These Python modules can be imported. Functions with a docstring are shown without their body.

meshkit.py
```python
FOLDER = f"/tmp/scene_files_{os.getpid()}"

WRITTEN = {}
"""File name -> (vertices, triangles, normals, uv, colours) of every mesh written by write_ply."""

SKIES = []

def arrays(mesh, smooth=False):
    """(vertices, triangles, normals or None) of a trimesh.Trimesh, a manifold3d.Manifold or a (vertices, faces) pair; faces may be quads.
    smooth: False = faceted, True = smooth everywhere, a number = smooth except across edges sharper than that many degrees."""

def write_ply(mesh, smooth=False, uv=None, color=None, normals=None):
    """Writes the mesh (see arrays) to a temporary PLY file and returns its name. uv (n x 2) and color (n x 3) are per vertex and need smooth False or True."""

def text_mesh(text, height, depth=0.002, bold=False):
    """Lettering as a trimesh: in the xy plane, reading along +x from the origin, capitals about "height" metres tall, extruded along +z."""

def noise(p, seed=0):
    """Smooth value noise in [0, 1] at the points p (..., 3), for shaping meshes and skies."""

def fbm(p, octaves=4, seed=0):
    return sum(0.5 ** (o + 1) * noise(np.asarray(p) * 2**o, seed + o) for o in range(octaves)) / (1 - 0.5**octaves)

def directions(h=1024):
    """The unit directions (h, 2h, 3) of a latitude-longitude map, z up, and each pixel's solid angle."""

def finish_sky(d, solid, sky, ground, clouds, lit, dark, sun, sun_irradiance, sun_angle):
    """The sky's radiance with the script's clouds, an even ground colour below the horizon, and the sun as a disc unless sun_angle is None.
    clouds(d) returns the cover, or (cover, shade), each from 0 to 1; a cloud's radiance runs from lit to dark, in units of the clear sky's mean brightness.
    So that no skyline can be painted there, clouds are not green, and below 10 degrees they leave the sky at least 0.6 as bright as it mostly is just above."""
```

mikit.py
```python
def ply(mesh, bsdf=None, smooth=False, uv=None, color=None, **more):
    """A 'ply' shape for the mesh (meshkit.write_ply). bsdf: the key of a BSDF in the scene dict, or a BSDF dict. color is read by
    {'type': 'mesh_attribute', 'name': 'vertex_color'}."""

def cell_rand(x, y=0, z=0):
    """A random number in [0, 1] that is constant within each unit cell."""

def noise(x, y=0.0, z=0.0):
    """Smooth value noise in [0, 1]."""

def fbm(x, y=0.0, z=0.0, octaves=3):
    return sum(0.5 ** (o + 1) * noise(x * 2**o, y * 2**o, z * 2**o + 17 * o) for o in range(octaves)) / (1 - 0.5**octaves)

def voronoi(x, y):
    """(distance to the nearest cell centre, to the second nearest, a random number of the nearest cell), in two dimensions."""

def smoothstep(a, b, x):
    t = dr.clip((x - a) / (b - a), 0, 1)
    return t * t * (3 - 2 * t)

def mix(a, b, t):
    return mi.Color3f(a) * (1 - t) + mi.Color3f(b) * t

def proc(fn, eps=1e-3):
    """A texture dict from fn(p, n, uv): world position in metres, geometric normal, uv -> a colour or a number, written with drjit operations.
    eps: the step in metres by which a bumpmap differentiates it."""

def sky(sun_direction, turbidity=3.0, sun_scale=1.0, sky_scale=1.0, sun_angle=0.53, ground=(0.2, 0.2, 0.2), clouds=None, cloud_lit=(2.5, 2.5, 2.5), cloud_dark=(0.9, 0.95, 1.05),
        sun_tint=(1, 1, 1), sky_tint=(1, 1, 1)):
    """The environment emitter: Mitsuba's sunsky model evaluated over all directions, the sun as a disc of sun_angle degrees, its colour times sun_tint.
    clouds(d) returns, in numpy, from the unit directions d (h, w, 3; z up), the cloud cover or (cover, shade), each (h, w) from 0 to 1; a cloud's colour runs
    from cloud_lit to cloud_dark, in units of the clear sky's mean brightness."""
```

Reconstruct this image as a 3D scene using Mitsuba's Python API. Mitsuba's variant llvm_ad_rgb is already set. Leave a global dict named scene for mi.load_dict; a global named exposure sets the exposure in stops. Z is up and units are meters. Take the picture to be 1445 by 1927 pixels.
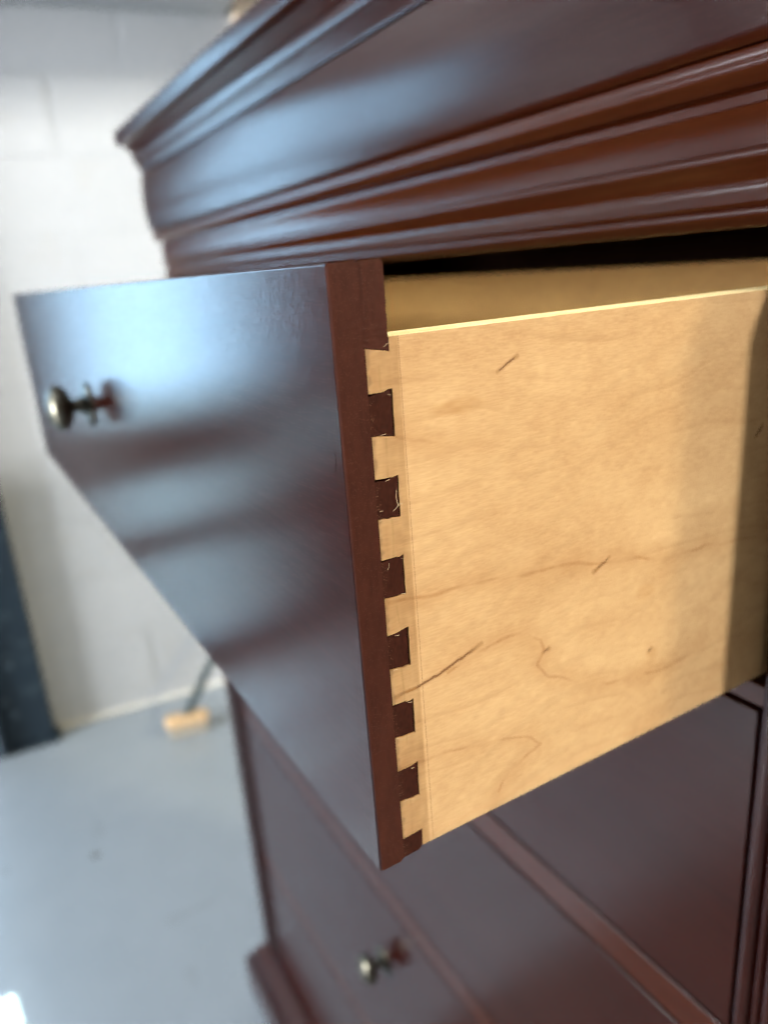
import math, random
import numpy as np, trimesh, drjit as dr, mitsuba as mi, mikit
import manifold3d as m3
import shapely.geometry as sg
from mikit import proc, noise, fbm, smoothstep, mix

T = mi.ScalarTransform4f
random.seed(7)
rng = np.random.default_rng(7)

# ------------------------------------------------------------------ camera
C = np.array([0.18614, -0.0918, 0.19766])
RIGHT = np.array([0.50563, 0.85979, -0.07147])
DOWN = np.array([0.23226, -0.21543, -0.9485])
FWD = np.array([-0.8309, 0.46299, -0.30862])
scene = {
    'camera': {
        'type': 'thinlens', 'fov': 54.27, 'fov_axis': 'x',
        'to_world': T().look_at(origin=C.tolist(), target=(C + FWD).tolist(), up=(-DOWN).tolist()),
        'aperture_radius': 0.0021, 'focus_distance': 0.232, 'near_clip': 0.01, 'far_clip': 60.0,
    },
}
exposure = 0.4
labels = {}

# light levels (all of them belong to windows (the front one added as fill), the glazed door and the ceiling lights built below)
DOOR_L = (1.9, 3.3, 4.6)          # the sky outside the glazed door
SUN_L = 24000                      # the sun lamp outside that door
WIN_A = (460, 456, 445)
WIN_B = (165, 145, 95)
STRIP_L = (48, 51, 55)
FRONT_FILL_L = (37.0, 38.0, 38.5)        # unseen window added behind the camera to brighten the drawer interior

# ------------------------------------------------------------------ helpers
def numbered(name):
    if name not in scene and name not in labels:
        return name
    k = 1
    while f'{name}_{k:03d}' in scene or f'{name}_{k:03d}' in labels:
        k += 1
    return f'{name}_{k:03d}'


def obj(name, mesh, mat, parent=None, smooth=False, **more):
    key = numbered(f'{parent}__{name}' if parent else name)
    scene[key] = mikit.ply(mesh, mat, smooth, **more)
    return key


def thing(name, label, cat, group=None):
    key = numbered(name)
    labels[key] = {'label': label, 'category': cat}
    if group:
        labels[key]['group'] = group
    return key


def part(name, parent):                      # a part that only holds sub-parts
    key = numbered(f'{parent}__{name}')
    labels[key] = {}
    return key


def struct(name, mesh, mat, **kw):
    key = obj(name, mesh, mat, **kw)
    labels[key] = {'kind': 'structure'}
    return key


def box(x0, x1, y0, y1, z0, z1, c=0.0):
    """Box with chamfered edges of c metres."""
    if c <= 0:
        m = trimesh.creation.box(extents=(x1 - x0, y1 - y0, z1 - z0))
        m.apply_translation(((x0 + x1) / 2, (y0 + y1) / 2, (z0 + z1) / 2))
        return m
    pts = []
    for sx in (0, 1):
        for sy in (0, 1):
            for sz in (0, 1):
                X = (x1 if sx else x0), (y1 if sy else y0), (z1 if sz else z0)
                i = (-c if sx else c), (-c if sy else c), (-c if sz else c)
                for k in range(3):
                    p = [X[a] + i[a] for a in range(3)]
                    p[k] = X[k]
                    pts.append(p)
    return trimesh.convex.convex_hull(np.array(pts))


def rounded(x0, x1, y0, y1, z0, z1, r, n=10):
    a = [m3.Manifold.sphere(r, n * 4).translate([x, y, z]) for x in (x0 + r, x1 - r) for y in (y0 + r, y1 - r) for z in (z0 + r, z1 - r)]
    return m3.Manifold.batch_hull(a)


def join(*ms):
    return trimesh.util.concatenate(list(ms))


def prism(poly, axis, a, b):
    """2-D polygon (list of points) extruded from a to b along x (points are y, z) or z (points are x, y)."""
    p = poly if isinstance(poly, sg.Polygon) else sg.Polygon(poly)
    m = trimesh.creation.extrude_polygon(p, b - a, engine='earcut')
    v = np.array(m.vertices)
    v = np.stack([v[:, 2] + a, v[:, 0], v[:, 1]], 1) if axis == 'x' else v + [0, 0, a]
    m = trimesh.Trimesh(v, np.array(m.faces), process=False)
    if m.volume < 0:
        m.invert()
    return m


def lathe(prof, n=48):
    return trimesh.creation.revolve(np.array(prof, float), sections=n)


def tube(pts, r, n=10):
    pts = np.asarray(pts, float)
    rs = np.broadcast_to(np.asarray(r, float), (len(pts),))
    hulls = [m3.Manifold.sphere(float(q), n).translate(p.tolist()) for p, q in zip(pts, rs)]
    out = m3.Manifold()
    for a, b in zip(hulls[:-1], hulls[1:]):
        out = out + m3.Manifold.batch_hull([a, b])
    return out


def ref(k):
    return {'type': 'ref', 'id': k}


def f3(c):
    return {'type': 'rgb', 'value': list(c)}


# ------------------------------------------------------------------ materials
def wood_dark(p, n, uv, base=(0.042, 0.0056, 0.0031), dark=(0.017, 0.0025, 0.0018)):
    w = fbm(p.x * 5.0, p.y * 30, p.z * 30, 3)
    g = fbm(p.x * 28.0 + 4 * w, p.y * 420, p.z * 420, 3)
    pore = smoothstep(0.66, 0.78, noise(p.x * 260.0, p.y * 2300, p.z * 2300))
    c = mix(dark, base, dr.clip(0.15 + 0.95 * (0.55 * g + 0.45 * w), 0, 1))
    return mix(c, (0.090, 0.021, 0.009), 0.13 * pore)


def orange_peel(p, n, uv):
    return 0.55 * noise(p.x * 950, p.y * 950, p.z * 950) + 0.9 * noise(p.x * 380, p.y * 380, p.z * 380) + 0.10 * noise(p.x * 420, p.y * 1900, p.z * 1900)


scene['lacquered_mahogany'] = {'type': 'bumpmap', 'scale': 2.3e-5, 'tex': proc(orange_peel, 1.2e-4),
    'bsdf': {'type': 'roughplastic', 'distribution': 'beckmann', 'alpha': 0.05, 'int_ior': 1.5, 'nonlinear': True,
             'diffuse_reflectance': proc(wood_dark)}}


def wood_bounce_glow(p, n, uv):
    return wood_dark(p, n, uv, (0.076, 0.0150, 0.0052), (0.032, 0.0060, 0.0030))  # warm bounced light on mouldings and rails is put into the wood colour


scene['lacquered_mahogany_glow'] = {'type': 'bumpmap', 'scale': 2.3e-5, 'tex': proc(orange_peel, 1.2e-4),
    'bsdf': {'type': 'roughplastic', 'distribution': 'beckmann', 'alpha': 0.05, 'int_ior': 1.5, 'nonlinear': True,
             'diffuse_reflectance': proc(wood_bounce_glow)}}


def edge_grain(p, n, uv):
    a = fbm(p.x * 700, p.y * 900, p.z * 160, 3)
    b = fbm(p.x * 90, p.y * 120, p.z * 40, 2)
    fleck = smoothstep(0.72, 0.82, noise(p.x * 2600, p.y * 2600, p.z * 2600))
    c = mix((0.043, 0.0100, 0.0050), (0.080, 0.0200, 0.0098), dr.clip(0.6 * a + 0.5 * b, 0, 1))
    return mix(c, (0.16, 0.075, 0.045), 0.18 * fleck)


def edge_bump(p, n, uv):
    seam = smoothstep(0.0016, 0.0, dr.abs(p.y - 0.0104)) * smoothstep(0.172, 0.182, p.z)
    return (0.6 * noise(p.x * 1500, p.y * 1500, p.z * 1500) + 0.4 * noise(p.x * 700, p.y * 700, p.z * 700)
            + seam * 2.4 * noise(p.x * 1900, p.y * 1900, p.z * 1500) + 0.8 * noise(p.x * 3000, p.y * 3000, p.z * 3000) * smoothstep(0.009, 0.0115, p.y))


scene['stained_end_grain'] = {'type': 'bumpmap', 'scale': 1.1e-4, 'tex': proc(edge_bump, 1.5e-4),
    'bsdf': {'type': 'roughplastic', 'distribution': 'ggx', 'alpha': 0.33, 'int_ior': 1.2, 'nonlinear': True, 'diffuse_reflectance': proc(edge_grain)}}


def pin_grain(p, n, uv):
    a = fbm(p.x * 900, p.y * 1100, p.z * 500, 3)
    fleck = smoothstep(0.70, 0.80, noise(p.x * 2200, p.y * 2200, p.z * 2200)) * smoothstep(0.0125, 0.0098, p.y)
    return mix(mix((0.028, 0.0070, 0.0038), (0.066, 0.0165, 0.0080), a), (0.22, 0.13, 0.07), 0.5 * fleck)


def pin_bump(p, n, uv):
    return fbm(p.x * 800, p.y * 800, p.z * 700, 3)


scene['stained_pin_grain'] = {'type': 'bumpmap', 'scale': 4.0e-4, 'tex': proc(pin_bump, 1.5e-4),
    'bsdf': {'type': 'roughplastic', 'distribution': 'ggx', 'alpha': 0.35, 'int_ior': 1.16, 'nonlinear': True, 'diffuse_reflectance': proc(pin_grain)}}

# maple: growth lines and mineral streaks of this one board, in the board's own y, z (metres)
GROWTH = [
    [(0.0114, 0.099), (0.0216, 0.0976), (0.0371, 0.0963), (0.0525, 0.0958), (0.0688, 0.0938), (0.0888, 0.0911), (0.0994, 0.0893), (0.1120, 0.0868), (0.1219, 0.0849), (0.1402, 0.0806), (0.1529, 0.0801), (0.1764, 0.0778), (0.2, 0.075)],
    [(0.0312, 0.0674), (0.0459, 0.0704), (0.0588, 0.0713), (0.066, 0.0704), (0.0722, 0.0659), (0.0739, 0.061), (0.0708, 0.0555), (0.0759, 0.0492), (0.0892, 0.0421), (0.1063, 0.0363), (0.1244, 0.0325), (0.1436, 0.0299), (0.1534, 0.0315), (0.162, 0.036)],
    [(0.0100, 0.0380), (0.0206, 0.0361), (0.0317, 0.0356), (0.0553, 0.0313), (0.0679, 0.0268), (0.0725, 0.0229), (0.0638, 0.0183), (0.0548, 0.0129), (0.0522, 0.0094)],
    [(0.0165, 0.1512), (0.024, 0.1478), (0.034, 0.1446), (0.046, 0.1442)],
]
STREAK = [  # tapered dark mineral streaks: points with half-width
    [((0.0560, 0.1645), 0.0001), (0.0585, 0.1661), (0.0610, 0.1673), ((0.0640, 0.1686), 0.00025)],
    [((0.0985, 0.0853), 0.00045), (0.1018, 0.0868), ((0.1066, 0.0893), 0.0001)],
    [((0.0112, 0.0652), 0.00025), (0.0190, 0.0659), (0.0262, 0.0671), (0.0330, 0.0690), (0.0400, 0.0711), ((0.0462, 0.0730), 0.0003)],
    [((0.0740, 0.0603), 0.0001), ((0.0768, 0.0609), 0.0003)],
    [((0.1300, 0.0420), 0.0004), ((0.1318, 0.0428), 0.0002)],
    [((0.1890, 0.1210), 0.0002), ((0.1930, 0.1250), 0.0006)],
]


def seg_distance(y, z, pts):
    best, along = mi.Float(1e3), mi.Float(0)
    for (a, b) in zip(pts[:-1], pts[1:]):
        dy, dz = b[0] - a[0], b[1] - a[1]
        l2 = dy * dy + dz * dz
        t = dr.clip(((y - a[0]) * dy + (z - a[1]) * dz) / l2, 0, 1)
        d = dr.sqrt(dr.square(y - a[0] - t * dy) + dr.square(z - a[1] - t * dz))
        along = dr.select(d < best, t, along)
        best = dr.minimum(best, d)
    return best


def maple_common(y, z, x=0.0):
    big = fbm(y * 14, z * 34, x * 30, 3)
    mott = fbm(y * 80, z * 120, x * 110 + 3, 3)
    fine = noise(y * 420, z * 3000, x * 2500)
    fleck = noise(y * 1300, z * 2600, x * 2600 + 9)
    c = mix((0.71, 0.445, 0.205), (0.93, 0.685, 0.375), dr.clip(0.5 + 1.0 * (0.5 * big + 0.5 * mott - 0.5) + 0.36 * (fine - 0.5) + 0.30 * (fbm(y * 260, z * 330, x * 300, 2) - 0.5), 0, 1))
    return mix(c, (0.84, 0.60, 0.30), 0.28 * smoothstep(0.5, 0.9, fleck))


def maple_side(p, n, uv):
    y, z = p.y, p.z
    wy = y + 0.0016 * (noise(y * 130, z * 170, 1) - 0.5)
    wz = z + 0.0022 * (noise(y * 110, z * 150, 5) - 0.5)
    c = maple_common(y, z, p.x)
    for k, pts in enumerate(GROWTH):
        d = seg_distance(wy, wz, pts)
        on = smoothstep(0.0010, 0.0001, d) * smoothstep(0.15, 0.75, noise(y * 120, z * 90, k)) * (0.5 + 0.5 * noise(y * 900, z * 700, k))
        halo = smoothstep(0.008, 0.0, d) * (0.10 + 0.2 * noise(y * 70, z * 70, k + 3))
        c = mix(c, (0.56, 0.27, 0.075), dr.clip((0.50 if k != 3 else 0.25) * on + halo, 0, 1))
    # faint cathedral grain of the whole board
    warp = z + 0.10 * y + 0.030 * (fbm(y * 11, z * 13, 2, 3) - 0.5)
    ring = warp * 85.0
    fr = ring - dr.floor(ring)
    gl = smoothstep(0.25, 0.0, fr) + smoothstep(0.93, 1.0, fr)
    c = mix(c, (0.58, 0.31, 0.105), 0.20 * gl * smoothstep(0.35, 0.75, noise(y * 40, z * 60, 12)))
    # faint curly figure
    wave = dr.sin((z - 0.35 * y + 0.012 * fbm(y * 30, z * 40, 2, 2)) * 520.0)
    c = mix(c, (0.56, 0.33, 0.13), 0.10 * smoothstep(0.2, 1.0, wave) * smoothstep(0.45, 0.75, noise(y * 35, z * 45, 8)))
    for (cy, cz, ry, rz, s) in ((0.0405, 0.1560, 0.0125, 0.0026, 0.55), (0.1270, 0.0690, 0.0055, 0.0042, 0.4), (0.1330, 0.0400, 0.004, 0.003, 0.35), (0.066, 0.064, 0.007, 0.006, 0.18)):
        e = dr.sqrt(dr.square((wy - cy) / ry) + dr.square((wz - cz) / rz))
        c = mix(c, (0.60, 0.31, 0.08), s * smoothstep(1.15, 0.35, e) * (0.4 + 0.6 * noise(y * 300, z * 900, 4)))
    for pts in STREAK:
        w0, w1 = pts[0][1], pts[-1][1]
        q = [a if not isinstance(a[0], tuple) else a[0] for a in pts]
        d = seg_distance(y, z + 0.0005 * (noise(y * 500, 3) - 0.5), q)
        t = dr.clip((y - q[0][0]) / (q[-1][0] - q[0][0]), 0, 1)
        w = w0 + (w1 - w0) * t + 0.00012 * noise(y * 900, z * 900, 7)
        c = mix(c, (0.52, 0.26, 0.07), 0.5 * smoothstep(1.0, 0.0, (d - w) / 0.0010))
        tone = mix((0.27, 0.095, 0.026), (0.54, 0.26, 0.060), smoothstep(0.45, 0.75, noise(y * 230, 5, z * 60)))
        c = mix(c, tone, 0.72 * smoothstep(0.0, 0.16, t) * smoothstep(1.0, 0.80, t) * smoothstep(0.00022, -0.00006, d - w))
    # scribed gauge line and the rougher, slightly greyer band of the tails
    gauge = smoothstep(0.00022, 0.00004, dr.abs(y - 0.0208 - 0.0012 * (0.169 - z) / 0.16))
    c = mix(c, (0.42, 0.21, 0.08), 0.62 * gauge)
    tail = smoothstep(0.0210, 0.0200, y)
    rub = fbm(y * 500, z * 120, 3, 2)
    c = mix(c, mi.Color3f(c) * mi.Color3f(0.74, 0.65, 0.54), tail * (0.55 + 0.45 * rub))
    stain = smoothstep(0.0112, 0.0098, y + 0.0014 * (noise(z * 700, 2) - 0.5))
    c = mix(c, (0.30, 0.15, 0.06), 0.5 * stain)
    bar = smoothstep(0.0006, 0.0, dr.abs(y - 0.0136 - 0.001 * noise(z * 90, 6))) * smoothstep(0.3, 0.7, noise(z * 160, 8))
    return mix(c, (0.50, 0.30, 0.10), 0.4 * bar)


def maple_bump(p, n, uv):
    tail = smoothstep(0.0210, 0.0200, p.y)
    return 0.35 * noise(p.y * 500, p.z * 3200, p.x * 3200) + 0.3 * noise(p.y * 1500, p.z * 2200, p.x * 1500) + 1.5 * tail * fbm(p.y * 900, p.z * 500, p.x * 900, 2)


def maple_bounce_glow(p, n, uv):
    return maple_common(p.x, p.z, p.y) * mi.Color3f(1.04, 0.98, 0.66)  # yellow glow of light bouncing inside the drawer is multiplied into the colour


scene['maple_board'] = {'type': 'bumpmap', 'scale': 4.0e-5, 'tex': proc(maple_bump, 1.5e-4),
    'bsdf': {'type': 'roughplastic', 'distribution': 'ggx', 'alpha': 0.27, 'int_ior': 1.42, 'nonlinear': True, 'diffuse_reflectance': proc(maple_side)}}
scene['maple_inside_glow'] = {'type': 'roughplastic', 'distribution': 'ggx', 'alpha': 0.3, 'int_ior': 1.42, 'nonlinear': True, 'diffuse_reflectance': proc(maple_bounce_glow)}


def raw_edge(p, n, uv):
    ply_line = smoothstep(0.0006, 0.0001, dr.abs(p.x + 0.0046 + 0.0004 * noise(p.y * 60))) + 0.7 * smoothstep(0.0005, 0.0001, dr.abs(p.x + 0.0098 + 0.0004 * noise(p.y * 60, 7)))
    c = mix((0.78, 0.60, 0.27), (0.88, 0.72, 0.38), noise(p.x * 900, p.y * 60))
    return mix(c, (0.55, 0.36, 0.13), 0.5 * ply_line)


scene['raw_maple_edge'] = {'type': 'diffuse', 'reflectance': proc(raw_edge)}
scene['carcass_wood'] = {'type': 'diffuse', 'reflectance': f3((0.035, 0.016, 0.010))}
scene['pale_fibre'] = {'type': 'twosided', 'bsdf': {'type': 'diffuse', 'reflectance': f3((0.66, 0.50, 0.30))}}


def brass_tone(p, n, uv):
    return mix((0.045, 0.042, 0.035), (0.15, 0.14, 0.105), fbm(p.x * 180, p.y * 180, p.z * 180, 2))


scene['antique_brass'] = {'type': 'principled', 'base_color': proc(brass_tone), 'metallic': 0.9, 'roughness': 0.3, 'specular': 0.6}


def wall_paint(p, n, uv):
    a = fbm(p.x * 4, p.y * 4, p.z * 4, 3)
    b = noise(p.y * 55, p.z * 55, p.x * 55)
    chip = smoothstep(0.80, 0.86, noise(p.y * 17, p.z * 17, 3))
    c = mix((0.565, 0.60, 0.645), (0.65, 0.675, 0.715), 0.7 * a + 0.3 * b)
    return mix(c, (0.56, 0.56, 0.55), 0.18 * chip)


def wall_bump(p, n, uv):
    return noise(p.x * 260, p.y * 260, p.z * 260) + 0.7 * noise(p.x * 90, p.y * 90, p.z * 90)


scene['white_block_paint'] = {'type': 'bumpmap', 'scale': 0.0008, 'tex': proc(wall_bump, 1e-3),
    'bsdf': {'type': 'roughplastic', 'distribution': 'ggx', 'alpha': 0.35, 'diffuse_reflectance': proc(wall_paint)}}


def floor_paint(p, n, uv):
    a = fbm(p.x * 2.2, p.y * 2.2, 4, 3)
    b = fbm(p.x * 16, p.y * 16, 2, 3)
    scuff = smoothstep(0.55, 0.8, fbm(p.x * 9 + 3 * a, p.y * 14, 1, 3))
    spot = smoothstep(0.90, 0.95, noise(p.x * 13, p.y * 13, 6))
    c = mix((0.43, 0.485, 0.53), (0.52, 0.57, 0.61), 0.6 * a + 0.4 * b)
    c = mix(c, (0.50, 0.52, 0.53), 0.05 * scuff)
    c = mix(c, (0.20, 0.215, 0.22), 0.10 * spot)
    d = dr.sqrt(dr.square(p.x + 1.543) + dr.square(p.y + 0.029))
    return mix(c, (0.19, 0.20, 0.205), 0.55 * smoothstep(0.02, 0.006, d))


def floor_rough(p, n, uv):
    return 0.07 + 0.06 * fbm(p.x * 8, p.y * 8, 1, 2)


scene['painted_concrete'] = {'type': 'roughplastic', 'distribution': 'ggx', 'alpha': 0.085, 'int_ior': 1.6, 'nonlinear': True, 'diffuse_reflectance': proc(floor_paint)}
scene['yard_concrete'] = {'type': 'diffuse', 'reflectance': f3((0.62, 0.63, 0.63))}
scene['room_white'] = {'type': 'diffuse', 'reflectance': f3((0.26, 0.225, 0.20))}
scene['ceiling_white'] = {'type': 'diffuse', 'reflectance': f3((0.45, 0.46, 0.47))}


def navy(p, n, uv):
    w = smoothstep(0.72, 0.8, noise(p.x * 40, p.y * 40, p.z * 40))
    return mix(mix((0.0035, 0.014, 0.027), (0.006, 0.022, 0.038), fbm(p.x * 9, p.y * 9, p.z * 9)), (0.05, 0.08, 0.10), 0.35 * w)


scene['navy_paint'] = {'type': 'roughplastic', 'distribution': 'ggx', 'alpha': 0.25, 'diffuse_reflectance': proc(navy)}
scene['bolt_steel'] = {'type': 'roughplastic', 'distribution': 'ggx', 'alpha': 0.25, 'diffuse_reflectance': f3((0.06, 0.10, 0.14))}
scene['grey_steel'] = {'type': 'roughplastic', 'distribution': 'ggx', 'alpha': 0.3, 'diffuse_reflectance': f3((0.42, 0.45, 0.48))}
scene['cream_strip'] = {'type': 'diffuse', 'reflectance': f3((0.66, 0.645, 0.60))}


def raw_wood(p, n, uv):
    return mix((0.42, 0.27, 0.14), (0.60, 0.44, 0.27), fbm(p.x * 40, p.y * 12, p.z * 60))


scene['raw_wood'] = {'type': 'diffuse', 'reflectance': proc(raw_wood)}
scene['pale_board'] = {'type': 'diffuse', 'reflectance': f3((0.74, 0.60, 0.47))}
scene['handle_paint'] = {'type': 'roughplastic', 'distribution': 'ggx', 'alpha': 0.2, 'diffuse_reflectance': f3((0.012, 0.034, 0.040))}
scene['bristle'] = {'type': 'diffuse', 'reflectance': f3((0.40, 0.36, 0.30))}
scene['door_frame_metal'] = {'type': 'roughplastic', 'distribution': 'ggx', 'alpha': 0.3, 'diffuse_reflectance': f3((0.02, 0.021, 0.022))}
scene['added_mat_grey'] = {'type': 'diffuse', 'reflectance': f3((0.11, 0.108, 0.106))}
scene['fixture_white'] = {'type': 'diffuse', 'reflectance': f3((0.75, 0.75, 0.74))}

# ------------------------------------------------------------------ the setting
FZ = -1.15                       # floor level (the open drawer's lower edge is z = 0)
CEIL = 3.4
struct('floor', (np.array([[-2.6, -4.1, FZ], [3.7, -4.1, FZ], [3.7, 5.1, FZ], [-2.6, 5.1, FZ]]), np.array([[0, 1, 2, 3]])), 'painted_concrete')
struct('ceiling', box(-2.9, 3.8, -4.2, 5.2, CEIL, CEIL + 0.1), 'ceiling_white')
struct('wall_right', box(3.62, 3.72, -4.1, 5.1, FZ, CEIL), 'room_white')
struct('wall_front', box(-2.9, 3.62, -4.1, -4.0, FZ, CEIL), 'room_white')
struct('wall_back', box(-2.4, 3.62, 5.0, 5.1, FZ, CEIL), 'room_white')

# left wall of painted concrete blocks: its own frame, s along the wall, n out of it
WO, WT, WN = np.array([-2.1789, 0.3]), np.array([0.1014, 0.99485]), np.array([0.99485, -0.1014])


def to_wall(m):
    """Moves a mesh drawn with x = out of the wall, y = along the wall (y = 0.3 at the origin), z up."""
    v = np.array(m.vertices)
    q = WO + v[:, :1] * WN + (v[:, 1:2] - 0.3) * WT
    return trimesh.Trimesh(np.column_stack([q, v[:, 2]]), np.array(m.faces), process=False)


wall = struct('wall_left', to_wall(join(box(-0.1, -0.002, -4.6, -1.49, 1.5, CEIL), box(-0.1, -0.002, -0.30, 5.0, FZ - 0.02, CEIL), box(-0.1, -0.002, -1.49, -0.30, 0.96, CEIL))), 'white_block_paint')
CH, CL, J = 0.2032, 0.4064, 0.009
z = 0.345 - 8 * CH
row = 0
while z < 1.0:
    off = 0.10 + (0.5 * CL if row % 2 else 0)
    y0 = off - CL
    while y0 < 1.45:
        a, b = max(y0 + J / 2, -0.20), y0 + CL - J / 2
        lo, hi = max(z + J / 2, FZ), z + CH - J / 2
        if b - a > 0.05 and hi - lo > 0.03:
            obj('block', to_wall(box(-0.002, float(rng.uniform(-0.0006, 0.0012)), a, b, lo, hi, 0.0016)), 'white_block_paint', wall)
        y0 += CL
    z += CH
    row += 1
obj('skirting', to_wall(box(0.0012, 0.010, -0.02, 1.5, FZ, FZ + 0.014, 0.003)), 'cream_strip', wall)

struct('added_shade_slab', box(-2.3, -0.75, -0.6, 3.0, 1.24, 1.36), 'ceiling_white')  # slab added above the view to cast shade on the upper wall
# grey steel beam along the wall, tan board behind the chest
bm = thing('steel_beam', 'grey steel beam running along the white wall, high up behind the chest', 'beam')
obj('web', to_wall(box(0.004, 0.13, -2.2, 0.80, 0.93, 1.20, 0.004)), 'grey_steel', bm)
obj('flange', to_wall(box(0.004, 0.17, -2.2, 0.80, 0.905, 0.928, 0.003)), 'grey_steel', bm)
k = obj('wooden_board', to_wall(box(0.004, 0.03, 0.825, 1.25, 0.2, 1.6, 0.003)), 'pale_board')
labels[k] = {'label': 'tan wooden board standing high on the wall beside the grey beam', 'category': 'board'}

# ------------------------------------------------------------------ glazed door (lit by the day outside), left of the picture
gd = thing('glazed_door', 'dark framed glass door full of blue daylight beside the navy column', 'door')
for (y0, y1) in ((-0.34, -0.302), (-0.93, -0.86), (-1.488, -1.45)):
    obj('stile', to_wall(box(-0.05, 0.0, y0, y1, FZ + 0.003, 0.958, 0.003)), 'door_frame_metal', gd)
for (y0, y1, rails, panes) in ((-0.86, -0.34, ((FZ + 0.003, -1.04), (-0.665, -0.585), (-0.40, -0.22), (0.36, 0.40), (0.90, 0.958)), ((-1.04, -0.665), (-0.585, -0.40), (-0.22, 0.36), (0.40, 0.90))),
                               (-1.45, -0.93, ((FZ + 0.003, -0.44), (-0.26, 0.34), (0.90, 0.958)), ((-0.44, -0.26), (0.34, 0.90)))):
    for (a, b) in rails:
        obj('rail', to_wall(box(-0.048, -0.004, y0, y1, a, b, 0.003)), 'door_frame_metal', gd)
    for (a, b) in panes:
        q = np.array([[-0.025, y0, a], [-0.025, y1, a], [-0.025, y1, b], [-0.025, y0, b]])
        obj('pane', to_wall(trimesh.Trimesh(q, [[0, 1, 2], [0, 2, 3]], process=False)), {'type': 'thindielectric', 'int_ior': 1.5}, gd)
sh = thing('added_shutter', 'navy shutter added out of view to darken the reflections in the drawer front', 'shutter')  # added, unseen: keeps the mirrored left wall dark in the drawer front
for i in range(18):
    zz = FZ + 0.003 + i * 0.1475
    obj('slat', to_wall(box(-0.06, -0.03 + 0.004 * (i % 2), -4.4, -1.492, zz, zz + 0.144, 0.006)), 'navy_paint', sh)
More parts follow.
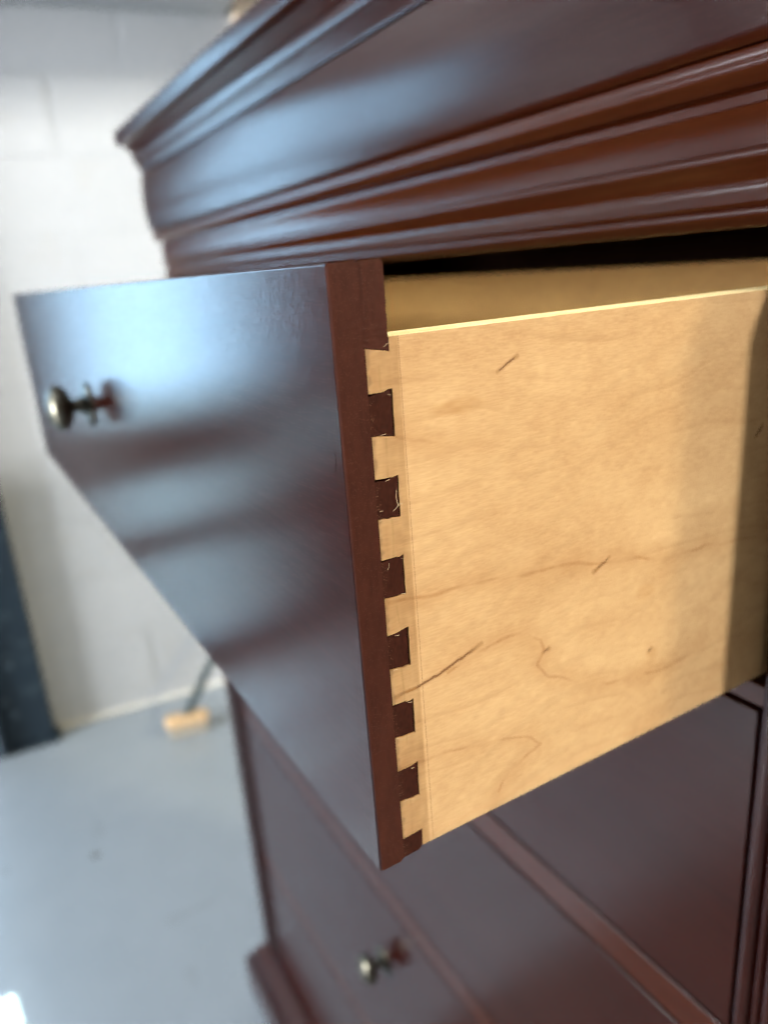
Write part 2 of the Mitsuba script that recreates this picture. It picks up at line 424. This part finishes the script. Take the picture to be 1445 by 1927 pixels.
# outside that door: concrete yard, an unseen sun-blocking awning, bright sky and the low lamp of the sun
struct('ground', box(-10.5, -2.62, -9.0, 8.0, FZ - 0.2, FZ - 0.02), 'yard_concrete')
k = obj('added_awning', to_wall(box(-1.18, -0.101, -2.4, 0.6, 1.28, 1.33, 0.004)), 'grey_steel')  # added to stop the sun from reaching further across the floor
labels[k] = {'label': 'flat grey awning placed outside above the glass door to block the sun', 'category': 'added_awning'}
q = np.array([[-10.4, -9.0, FZ - 0.02], [-10.4, 8.0, FZ - 0.02], [-10.4, 8.0, 9.0], [-10.4, -9.0, 9.0]])
k = obj('sky', trimesh.Trimesh(q, [[0, 1, 2], [0, 2, 3]], process=False), {'type': 'diffuse', 'reflectance': f3((0.1, 0.1, 0.1))}, emitter={'type': 'area', 'radiance': f3(DOOR_L)})
labels[k] = {'kind': 'structure'}
sd = np.array([-1.0157, -0.0952, 0.93])
sd /= np.linalg.norm(sd)
sp = np.array([-1.253, -0.239, FZ]) + 11.0 * sd
k = thing('sun_lamp', 'small round sun lamp outside, high above the yard', 'lamp')
disc = trimesh.creation.cylinder(0.055, 0.01, sections=24, transform=trimesh.geometry.align_vectors([0, 0, 1], sd))
disc.apply_translation(sp)
obj('bulb', disc, {'type': 'diffuse', 'reflectance': f3((0.1, 0.1, 0.1))}, k, emitter={'type': 'area', 'radiance': f3((0.7 * SUN_L, 1.0 * SUN_L, 1.03 * SUN_L))})

# two windows in the right-hand wall, outside the picture: the warm light on the drawer side
for (nm, y0, y1, z0, z1, L, lab) in (('window', 1.22, 1.62, 2.70, 3.20, WIN_A, 'narrow bright window high in the right-hand wall'),
                                     ('window', 3.4, 4.4, 2.65, 3.15, WIN_B, 'wide warm lit window in the right-hand wall near the back')):
    w = thing(nm, lab, 'window')
    q = np.array([[3.60, y0, z0], [3.60, y0, z1], [3.60, y1, z1], [3.60, y1, z0]])
    obj('pane', trimesh.Trimesh(q, [[0, 1, 2], [0, 2, 3]], process=False), {'type': 'diffuse', 'reflectance': f3((0.05, 0.05, 0.05))}, w, emitter={'type': 'area', 'radiance': f3(L)})
    e = 0.05
    for m in (box(3.56, 3.618, y0 - e, y1 + e, z0 - e, z0), box(3.56, 3.618, y0 - e, y1 + e, z1, z1 + e), box(3.56, 3.618, y0 - e, y0, z0, z1), box(3.56, 3.618, y1, y1 + e, z0, z1)):
        obj('frame', m, 'fixture_white', w)

# unseen window added in the front wall to brighten the open drawer and fronts
w = thing('window', 'large unseen window added in the front wall to brighten the open drawer', 'window')
q = np.array([[-2.0, -3.985, -0.7], [-0.35, -3.985, -0.7], [-0.35, -3.985, 1.25], [-2.0, -3.985, 1.25]])
obj('pane', trimesh.Trimesh(q, [[0, 2, 1], [0, 3, 2]], process=False), {'type': 'diffuse', 'reflectance': f3((0.05, 0.05, 0.05))}, w, emitter={'type': 'area', 'radiance': f3(FRONT_FILL_L)})
for (a, b, c0, d) in ((-2.06, -2.0, -0.76, 1.31), (-0.35, -0.29, -0.76, 1.31), (-2.0, -0.35, 1.25, 1.31), (-2.0, -0.35, -0.76, -0.7), (-1.2, -1.15, -0.7, 1.25)):
    obj('frame', box(a, b, -3.998, -3.95, c0, d), 'fixture_white', w)

# ceiling lights over the left part of the room
for (x, y, hx, hy, L_, w) in ((-1.0, -2.05, 1.0, 0.06, STRIP_L, 'long hanging strip light running along the front of the chest'),):
    t = thing('ceiling_light', w, 'ceiling light')
    zl = 1.70
    obj('housing', box(x - hx - 0.02, x + hx + 0.02, y - hy - 0.02, y + hy + 0.02, zl, zl + 0.05, 0.004), 'fixture_white', t)
    for sx, sy in ((-0.8, -0.8), (0.8, 0.8)):
        obj('rod', trimesh.creation.cylinder(0.004, CEIL - zl - 0.052, sections=8, transform=trimesh.transformations.translation_matrix((x + sx * hx, y + sy * hy, (CEIL + zl + 0.05) / 2))), 'fixture_white', t)
    q = np.array([[x - hx, y - hy, zl - 0.003], [x - hx, y + hy, zl - 0.003], [x + hx, y + hy, zl - 0.003], [x + hx, y - hy, zl - 0.003]])
    obj('diffuser', trimesh.Trimesh(q, [[0, 1, 2], [0, 2, 3]], process=False), {'type': 'diffuse', 'reflectance': f3((0.5, 0.5, 0.5))}, t, emitter={'type': 'area', 'radiance': f3(L_)})

# ------------------------------------------------------------------ navy steel column
col = thing('steel_column', 'navy blue steel column with bolts standing on the floor against the white wall', 'column')
obj('flange', to_wall(box(0.055, 0.069, -0.225, -0.035, FZ + 0.013, CEIL - 0.01, 0.002)), 'navy_paint', col)
obj('flange', to_wall(box(0.004, 0.014, -0.225, -0.035, FZ + 0.013, CEIL - 0.01, 0.002)), 'navy_paint', col)
obj('web', to_wall(box(0.014, 0.055, -0.135, -0.123, FZ + 0.013, CEIL - 0.01)), 'navy_paint', col)
obj('base_plate', to_wall(box(0.004, 0.082, -0.24, -0.022, FZ + 0.001, FZ + 0.013, 0.002)), 'navy_paint', col)
obj('conduit', to_wall(trimesh.util.concatenate([trimesh.creation.cylinder(0.016, 2.8, sections=20, transform=trimesh.transformations.translation_matrix((0.086, -0.182, FZ + 0.013 + 1.4)))])), 'navy_paint', col, smooth=40)
for (yy, zz) in ((-0.112, -0.86), (-0.130, -1.02), (-0.147, -0.975), (-0.085, -0.55)):
    b = lathe([(0, 0), (0.010, 0), (0.010, 0.003), (0.007, 0.006), (0, 0.0075)], 16)
    b.apply_transform(trimesh.transformations.rotation_matrix(math.pi / 2, (0, 1, 0)))
    b.apply_translation((0.069, yy, zz))
    obj('bolt', to_wall(b), 'bolt_steel', col, smooth=40)

# ------------------------------------------------------------------ broom leaning on the wall
br = thing('broom', 'dark handled broom with a bare wooden block on the floor near the wall', 'broom')
bd = np.array([0.026, 0.121, 0.0])
bd /= np.linalg.norm(bd)
hc = np.array([-1.926, 0.325, FZ + 0.052])
blk = m3.Manifold.batch_hull([m3.Manifold.sphere(0.010, 20).translate((hc + bd * s + np.array([bd[1], -bd[0], 0]) * w + np.array([0, 0, h])).tolist()) for s in (-0.056, 0.056) for w in (-0.012, 0.012) for h in (-0.007, 0.008)])
obj('block', blk, 'raw_wood', br, smooth=50)
bris = []
for i in range(20):
    for j in range(6):
        b0 = hc + bd * (-0.055 + i * 0.0058) + np.array([bd[1], -bd[0], 0]) * (-0.012 + j * 0.0048) + np.array([0, 0, -0.014])
        c = trimesh.creation.cylinder(0.0022, 0.037, sections=5)
        c.apply_translation(b0 + [0, 0, -0.0185])
        bris.append(c)
k = obj('bristles', join(*bris), 'bristle', br)
labels[k] = {'kind': 'stuff'}
h0 = hc + np.array([0, 0, 0.012])
h1 = h0 + np.array([-0.048, 0.128, 0.148]) * 4.2
obj('handle', tube([h0, h0 + (h1 - h0) * 0.5, h1], 0.0125, 18), 'handle_paint', br, smooth=40)

# unseen mat added to darken the reflections in the lower drawers
k = obj('added_floor_mat', rounded(-0.70, 0.95, -1.05, 0.10, FZ + 0.001, FZ + 0.011, 0.0045, 5), 'added_mat_grey')
labels[k] = {'label': 'unseen dark grey mat added in front of the chest to darken the drawer reflections', 'category': 'mat'}

# ------------------------------------------------------------------ the chest
chest = thing('chest_of_drawers', 'dark red mahogany chest with moulded top and its top drawer pulled open', 'chest of drawers')
D = 0.21
XL, XR, YB = -0.93, 0.056, 0.69
DL, DR = -0.8745, 0.0                # drawer width
L = 'lacquered_mahogany'


def mould(prof, y_back=YB, xl=XL, xr=XR):
    """Closed profile of (offset out of the front, z), swept round left side, front and right side with mitres."""
    p = np.array(prof, float)
    n = len(p)
    area = 0.5 * np.sum(p[:, 0] * np.roll(p[:, 1], -1) - np.roll(p[:, 0], -1) * p[:, 1])
    if area < 0:
        p = p[::-1]
    st = []
    o = p[:, 0]
    for (fx, fy) in ((lambda o: xl - o, lambda o: np.full(n, y_back)), (lambda o: xl - o, lambda o: D - o), (lambda o: xr + o, lambda o: D - o), (lambda o: xr + o, lambda o: np.full(n, y_back))):
        st.append(np.column_stack([fx(o), fy(o), p[:, 1]]))
    vs, fs = [], []
    for a, b in zip(st[:-1], st[1:]):               # each run has vertices of its own: crisp mitres
        base = sum(len(v) for v in vs)
        # long runs are divided so that interpolation stays even
        vs.append(np.vstack([a, b]))
        for i in range(n):
            j = (i + 1) % n
            fs.append([base + i, base + n + i, base + n + j])
            fs.append([base + i, base + n + j, base + j])
    m = trimesh.Trimesh(np.vstack(vs), np.array(fs), process=False)
    return m


def arc(c, r, a0, a1, n=8, sy=1.0):
    t = np.radians(np.linspace(a0, a1, n))
    return [(c[0] + r * math.cos(x), c[1] + sy * r * math.sin(x)) for x in t]


# crown, from the top down
top = [(-0.5, 0.4015), (0.0300, 0.4015)] + arc((0.0305, 0.3965), 0.005, 80, 0, 6) + arc((0.0305, 0.3860), 0.005, 0, -85, 6) + [(0.0270, 0.3806), (0.0195, 0.3705), (-0.5, 0.3705)]
obj('top', mould([(max(o, -0.02), z) for o, z in top]), L, chest, smooth=32)
top_in = box(XL + 0.02, XR - 0.02, D + 0.02, YB, 0.3725, 0.3995)
obj('top_panel', top_in, L, chest)
cove = [(-0.02, 0.3700), (0.0188, 0.3700), (0.0194, 0.3680), (0.0194, 0.3610), (0.0186, 0.3594), (0.0174, 0.3590)] + [(0.0122 + 0.0050 * (1 - t) ** 1.3, 0.3588 - 0.0128 * t) for t in np.linspace(0.05, 1, 8)] + [(-0.02, 0.346)]
obj('cornice_moulding', mould(cove), L, chest, smooth=32)
fri = [(-0.02, 0.3455), (0.0098, 0.3455)] + [(0.0100 + 0.0052 * math.sin(math.pi * (0.10 + 0.84 * t)) ** 0.8, 0.3440 - 0.0730 * t) for t in np.linspace(0, 1, 22)] + [(0.0098, 0.2693), (-0.02, 0.2693)]
obj('frieze', mould(fri), L, chest, smooth=32)
bead = [(-0.02, 0.2688), (0.0085, 0.2688), (0.0094, 0.2676), (0.0104, 0.2650)] + arc((0.0082, 0.2618), 0.0027, 40, -40, 7) + [(0.0088, 0.2585), (0.0066, 0.2560), (0.0050, 0.2552), (0.0018, 0.2548), (0.0006, 0.2538), (0.0004, 0.2502), (-0.02, 0.2502)]
obj('bead_moulding', mould(bead), 'lacquered_mahogany_glow', chest, smooth=32)
low = [(-0.02, 0.2496), (0.0036, 0.2496)] + [(0.0042 - 0.0026 * math.sin(math.pi * 0.5 * t), 0.2490 - 0.0140 * t) for t in np.linspace(0, 1, 7)] + [(0.0016, 0.2342)] + arc((0.0016, 0.2304), 0.0032, 75, -50, 9) \
    + [(0.0026 - 0.0022 * math.sin(math.pi * t), 0.2262 - 0.0118 * t) for t in np.linspace(0.08, 1, 9)] + [(0.0032, 0.2132), (0.0024, 0.2116)] + arc((0.0008, 0.2082), 0.0030, 70, -60, 7) + [(0.0008, 0.2036), (-0.02, 0.2036)]
obj('lower_moulding', mould(low), 'lacquered_mahogany_glow', chest, smooth=32)

# carcass: sides, back, dust panels
BASE = -1.02
obj('side_panel', box(XL, XL + 0.02, D + 0.022, YB - 0.008, BASE, 0.2030, 0.001), L, chest)
obj('side_panel', box(XR - 0.02, XR, D + 0.022, YB - 0.008, BASE, 0.2030, 0.001), L, chest)
for (a, b) in ((XL + 0.0205, XL + 0.0235), (XR - 0.0235, XR - 0.0205)):
    obj('inner_side', box(a, b, D + 0.024, YB - 0.018, BASE, 0.3700), 'carcass_wood', chest)
obj('back_panel', box(XL + 0.02, XR - 0.02, YB - 0.016, YB - 0.008, BASE, 0.3695), 'carcass_wood', chest)

# stiles with reeded moulding beside the drawers (profile in x, y)
G = 0.0035


def stile_profile(x_in, x_out):
    """From the drawer gap outwards: reeds, then a flat to the corner."""
    s = 1 if x_out > x_in else -1
    pts = [(x_in, D + 0.022), (x_in, D - 0.0005)]
    u = 0.0
    for (w, h) in ((0.0085, 0.0034), (0.0042, 0.0018), (0.0100, 0.0042)):
        for t in np.linspace(0, math.pi, 9):
            pts.append((x_in + s * (u + w / 2 - w / 2 * math.cos(t)), D - 0.002 - h * math.sin(t)))
        u += w + 0.0012
        pts.append((x_in + s * (u - 0.0006), D - 0.0006))
    flat0 = x_in + s * u
    pts += [(flat0, D - 0.0090), (flat0 + s * 0.0014, D - 0.0108), (x_out - s * 0.002, D - 0.0108), (x_out, D - 0.0088), (x_out, D + 0.022)]
    return pts


for (a, b) in ((DR + G, XR + 0.0006), (DL - G, XL - 0.0006)):
    obj('stile', prism(stile_profile(a, b), 'z', BASE, 0.2032), L, chest, smooth=32)

# drawers below and the rails between them
rows = [(-0.2255, -0.0180), (-0.4590, -0.2575), (-0.7570, -0.4915), (-1.0080, -0.7890)]
rail_z = [(-0.0150, -0.0040), (-0.2550, -0.2290), (-0.4890, -0.4620), (-0.7860, -0.7600), (-1.0190, -1.0105)]
for (a, b) in rail_z:
    obj('rail', box(DL - G + 0.0004, DR + G - 0.0004, D - 0.0004, D + 0.0014, a, b, 0.0004), 'lacquered_mahogany_glow', chest)  # lit look of the rails comes from this lighter painted-in tone
    obj('rail_core', box(DL - G + 0.0006, DR + G - 0.0006, D + 0.00145, D + 0.022, a + 0.0012, b - 0.0014), 'carcass_wood', chest)
    obj('dust_panel', box(XL + 0.024, XR - 0.024, D + 0.023, YB - 0.0185, (a + b) / 2 - 0.003, (a + b) / 2 + 0.003), 'carcass_wood', chest)
obj('rail_core', box(DL - G + 0.0004, DR + G - 0.0004, D + 0.0012, D + 0.022, 0.2042, 0.2480), 'carcass_wood', chest)

KX = (DL + DR) / 2


def knob(parent, x, y, z):
    k = part('knob', parent) if parent.count('__') == 0 else None
    R = trimesh.transformations.rotation_matrix(math.pi / 2, (1, 0, 0))
    plate = lathe([(0, 0), (0.0165, 0), (0.0172, 0.0012), (0.0160, 0.0026), (0.0125, 0.0034), (0.0110, 0.0030), (0.0072, 0.0052), (0, 0.0054)])
    stem = lathe([(0, 0.005), (0.0070, 0.005), (0.0052, 0.0078), (0.0046, 0.0112), (0.0058, 0.0145), (0, 0.0146)])
    head = lathe([(0, 0.0126)] + [(0.0176 * math.sin(t) ** 0.85, 0.0222 - 0.0096 * math.cos(t)) for t in np.linspace(0.10, math.pi - 0.05, 22)] + [(0, 0.0318)])
    out = []
    for nm, m in (('rosette', plate), ('stem', stem), ('head', head)):
        m.apply_transform(R)
        m.apply_translation((x, y, z))
        out.append((nm, m))
    if k:
        for nm, m in out:
            obj(nm, m, 'antique_brass', k, smooth=35)
    else:
        obj('knob', join(*[m for _, m in out]), 'antique_brass', parent, smooth=35)


KZ = (-0.115, -0.352, -0.592, -0.90)
for (a, b), kz in zip(rows, KZ):
    dw = part('drawer', chest)
    obj('front', rounded(DL, DR, D - 0.0009, D + 0.0195, a, b, 0.0011, 4), L, dw, smooth=30)
    obj('box', box(DL + 0.006, DR - 0.006, D + 0.0196, YB - 0.05, a + 0.004, b - 0.02), 'maple_inside_glow', dw)
    knob(dw, KX, D - 0.0010, kz)

# base moulding and plinth
bs = [(-0.02, -1.0205), (0.0040, -1.0205)] + [(0.0050 + 0.0235 * t, -1.0215 - 0.030 * t ** 1.7) for t in np.linspace(0, 1, 10)] + [(0.0315, -1.0530), (0.0330, -1.0570)] + arc((0.0325, -1.0610), 0.0045, 70, -60, 7) + [(0.0350, -1.0660)] \
    + arc((0.0370, -1.0730), 0.0060, 100, 0, 6) + [(0.0430, FZ + 0.002), (-0.02, FZ + 0.002)]
obj('base_moulding', mould(bs), L, chest, smooth=32)

# ------------------------------------------------------------------ the open drawer
dw = part('open_drawer', chest)
labels[dw] = {'label': 'open top drawer with dovetailed maple side and dark lacquered front'}
H = 0.2003
T1, TT = 0.0096, 0.0174              # lap thickness, whole thickness of the front
HS, ZB = 0.1794, 0.0029
PITCH, Z0, WB, WF = 0.0254, 0.1577, 0.01353, 0.01198
pin_z = [Z0 - i * PITCH for i in range(6)]

# front: lap board with softened edges (drawn in y, z and run along x)
def front_poly(y0, y1, z0, z1, r):
    pts = []
    for (cy, cz, a0, rr) in ((y1 - r[1], z1 - r[1], 0, r[1]), (y0 + r[0], z1 - r[0], 90, r[0]), (y0 + r[3], z0 + r[3], 180, r[3]), (y1 - r[2], z0 + r[2], 270, r[2])):
        for t in np.radians(np.linspace(a0, a0 + 90, 6)):
            pts.append((cy + rr * math.cos(t), cz + rr * math.sin(t)))
    return pts


def soften_ends(m, e=0.0007):
    """Pulls the outer rim in at both ends: a small chamfer on the end grain."""
    return m


lap = m3.Manifold.batch_hull([m3.Manifold.extrude(m3.CrossSection([[(y, z) for y, z in front_poly(q, T1, q * 0.5, H - q * 0.5, (0.0009, 0.0012, 0.0022, 0.0009))]]), (DR - DL) - 2 * e).translate([0, 0, e])
                              for q, e in ((0.0, 0.0006), (0.0006, 0.0))])
mm = lap.to_mesh()
v = np.array(mm.vert_properties[:, :3])
lap_m = trimesh.Trimesh(np.stack([v[:, 2] + DL, v[:, 0], v[:, 1]], 1), np.array(mm.tri_verts), process=False)
# split: the face with its rounded edges is lacquered, the right-hand end is the rough stained end grain
c = lap_m.triangles_center
end = c[:, 0] > DR - 0.00025
obj('front', lap_m.submesh([np.where(~end)[0]], append=True), L, dw, smooth=32)
obj('front_end', lap_m.submesh([np.where(end)[0]], append=True), 'stained_end_grain', dw)


def rough_poly(corners, amp, step=0.0012, seed=0):
    r = np.random.default_rng(seed)
    out = []
    n = len(corners)
    for i in range(n):
        a, b, am = np.array(corners[i]), np.array(corners[(i + 1) % n]), amp[i]
        k = max(1, int(np.linalg.norm(b - a) / step))
        nr = np.array([-(b - a)[1], (b - a)[0]]) / (np.linalg.norm(b - a) + 1e-12)
        for j in range(k):
            out.append(tuple(a + (b - a) * j / k + nr * (r.normal() * am if j else 0)))
    return sg.Polygon(out).buffer(0)


# pins (stained, end grain) between the tails; the topmost one is the wide half pin
pins = []
for i, zc in enumerate(pin_z):
    s = 0.0003 * rng.normal(size=4)
    pins.append(rough_poly([(T1 - 0.0003, zc - WF / 2 + s[0]), (TT, zc - WB / 2 + s[1]), (TT + 0.0001, zc + WB / 2 + s[2]), (T1 - 0.0003, zc + WF / 2 - 0.0006 + s[3])], (0.00012, 0.00005, 0.00016, 0.00004), seed=20 + i))
top_pin = rough_poly([(T1 - 0.0003, 0.1772), (TT, 0.1754), (TT, H - 0.0014), (TT - 0.0004, H - 0.0003), (TT - 0.0014, H), (T1 - 0.0003, H)], (0.00012, 0.00007, 0, 0, 0, 0), seed=5)
bot_pin = rough_poly([(T1 - 0.0003, 0.0014), (TT - 0.0016, 0.0016), (TT - 0.0003, 0.0026), (TT, 0.0040), (TT, 0.0098), (T1 - 0.0003, 0.0089)], (0, 0, 0, 0.00005, 0.00014, 0), seed=6)
for i, p in enumerate([top_pin] + pins + [bot_pin]):
    k = obj('dovetail_pin', prism(p, 'x', -0.0150, -0.00035 - 0.0004 * float(rng.random()) if 0 < i < 7 else -0.00005), 'stained_pin_grain' if i else 'stained_end_grain', dw)
    if i == 0:
        labels[k] = {'label': 'tall stained end pin at the top of the joint'}

# right side: maple board with tails cut in its front end
edge = []
cuts = sg.MultiPolygon([p.buffer(0.00012) for p in pins]).buffer(0)
side = sg.Polygon([(T1 + 0.00015, ZB), (0.452, ZB), (0.452, HS - 0.0006), (0.4514, HS), (T1 + 0.00015, HS)])
for p in [top_pin, bot_pin] + pins:
    grow = p.buffer(0.00016)
    side = side.difference(grow)
# a chipped lip above some pins: the maple stands a little short of the pin, leaving dark gaps
for (zc, g) in ((pin_z[0], 0.0009), (pin_z[1], 0.0012), (pin_z[2], 0.0007), (pin_z[3], 0.0003), (pin_z[4], 0.0010), (pin_z[5], 0.0006)):
    side = side.difference(sg.Polygon([(T1, zc + WF / 2 - 0.0012), (T1, zc + WF / 2 + g * 0.5), (T1 + 0.0040, zc + WF / 2 + 0.0004), (T1 + 0.0060, zc + WB / 2 - 0.0003), (T1 + 0.004, zc + WF / 2 - 0.0008)]))
if side.geom_type != 'Polygon':
    side = max(side.geoms, key=lambda g: g.area)
SIDE_T = 0.0143
sp_m = prism(side, 'x', -SIDE_T, 0.0)
up = (sp_m.face_normals[:, 2] > 0.6) & (sp_m.triangles_center[:, 2] > HS - 0.001)
obj('side_panel', sp_m.submesh([np.where(~up)[0]], append=True), 'maple_board', dw)
obj('top_edge', sp_m.submesh([np.where(up)[0]], append=True), 'raw_maple_edge', dw)
left = sg.Polygon([(T1, ZB), (0.452, ZB), (0.452, HS), (T1, HS)])
obj('side_panel', prism(left, 'x', DL + 0.0002, DL + SIDE_T), 'maple_inside_glow', dw)
obj('back_panel', box(DL + SIDE_T + 0.0003, -SIDE_T - 0.0003, 0.440, 0.4515, ZB + 0.012, 0.1840, 0.0006), 'maple_inside_glow', dw)
obj('bottom_panel', box(DL + SIDE_T, -SIDE_T, TT, 0.440, ZB + 0.012, ZB + 0.018), 'maple_inside_glow', dw)
obj('front_lining', box(DL + SIDE_T + 0.0003, -0.0152, T1 - 0.0005, TT, ZB + 0.003, H - 0.0012, 0.0008), 'maple_inside_glow', dw)
knob(dw, KX, -0.0001, 0.1135)

# splinters left by the saw on the second and first pins
spl = [[(0.0166, 0.1345), (0.0161, 0.1322), (0.0163, 0.1300)], [(0.0150, 0.1281), (0.0166, 0.1296), (0.0180, 0.1303)], [(0.0166, 0.1296), (0.0172, 0.1303)],
       [(0.0158, 0.1768), (0.0166, 0.1775), (0.0173, 0.1779)], [(0.0115, 0.1098), (0.0119, 0.1110), (0.0118, 0.1122)], [(0.0104, 0.1290), (0.0112, 0.1292)]]
for s in spl:
    p3 = [(0.0002 + 0.0004 * i, a, b) for i, (a, b) in enumerate(s)]
    obj('splinter', tube(p3, 0.00009, 6), 'pale_fibre', dw)

for i, zc in enumerate(pin_z):
    for j in range(2):
        y = T1 + 0.0004 + (TT - T1 - 0.001) * float(rng.random())
        zz = zc + (WF / 2 - 0.0004 if j < 1 else -WF / 2 - 0.0001) + 0.00012 * float(rng.normal())
        a = float(rng.normal()) * 0.5
        ln = 0.0005 + 0.0011 * float(rng.random())
        obj('splinter', tube([(0.0001, y, zz), (0.0003, y + ln * math.cos(a) * 0.6, zz + ln * 0.35 * math.sin(a)), (0.0002, y + ln, zz + ln * 0.5 * math.sin(a))], 0.00008, 6), 'pale_fibre', dw)

# small cured run in the lacquer near the edge of the front
t = np.linspace(-1.1, 1.2, 9)
run = [(-0.0062 + 0.0014 * math.cos(q), -0.00002, 0.1452 - 0.0030 * math.sin(q)) for q in t]
obj('lacquer_run', tube(run, 0.00016, 8), L, dw, smooth=60)

# parts that only group sub-parts need no entry in labels unless they say something
for k in [k for k, v in labels.items() if not v]:
    del labels[k]
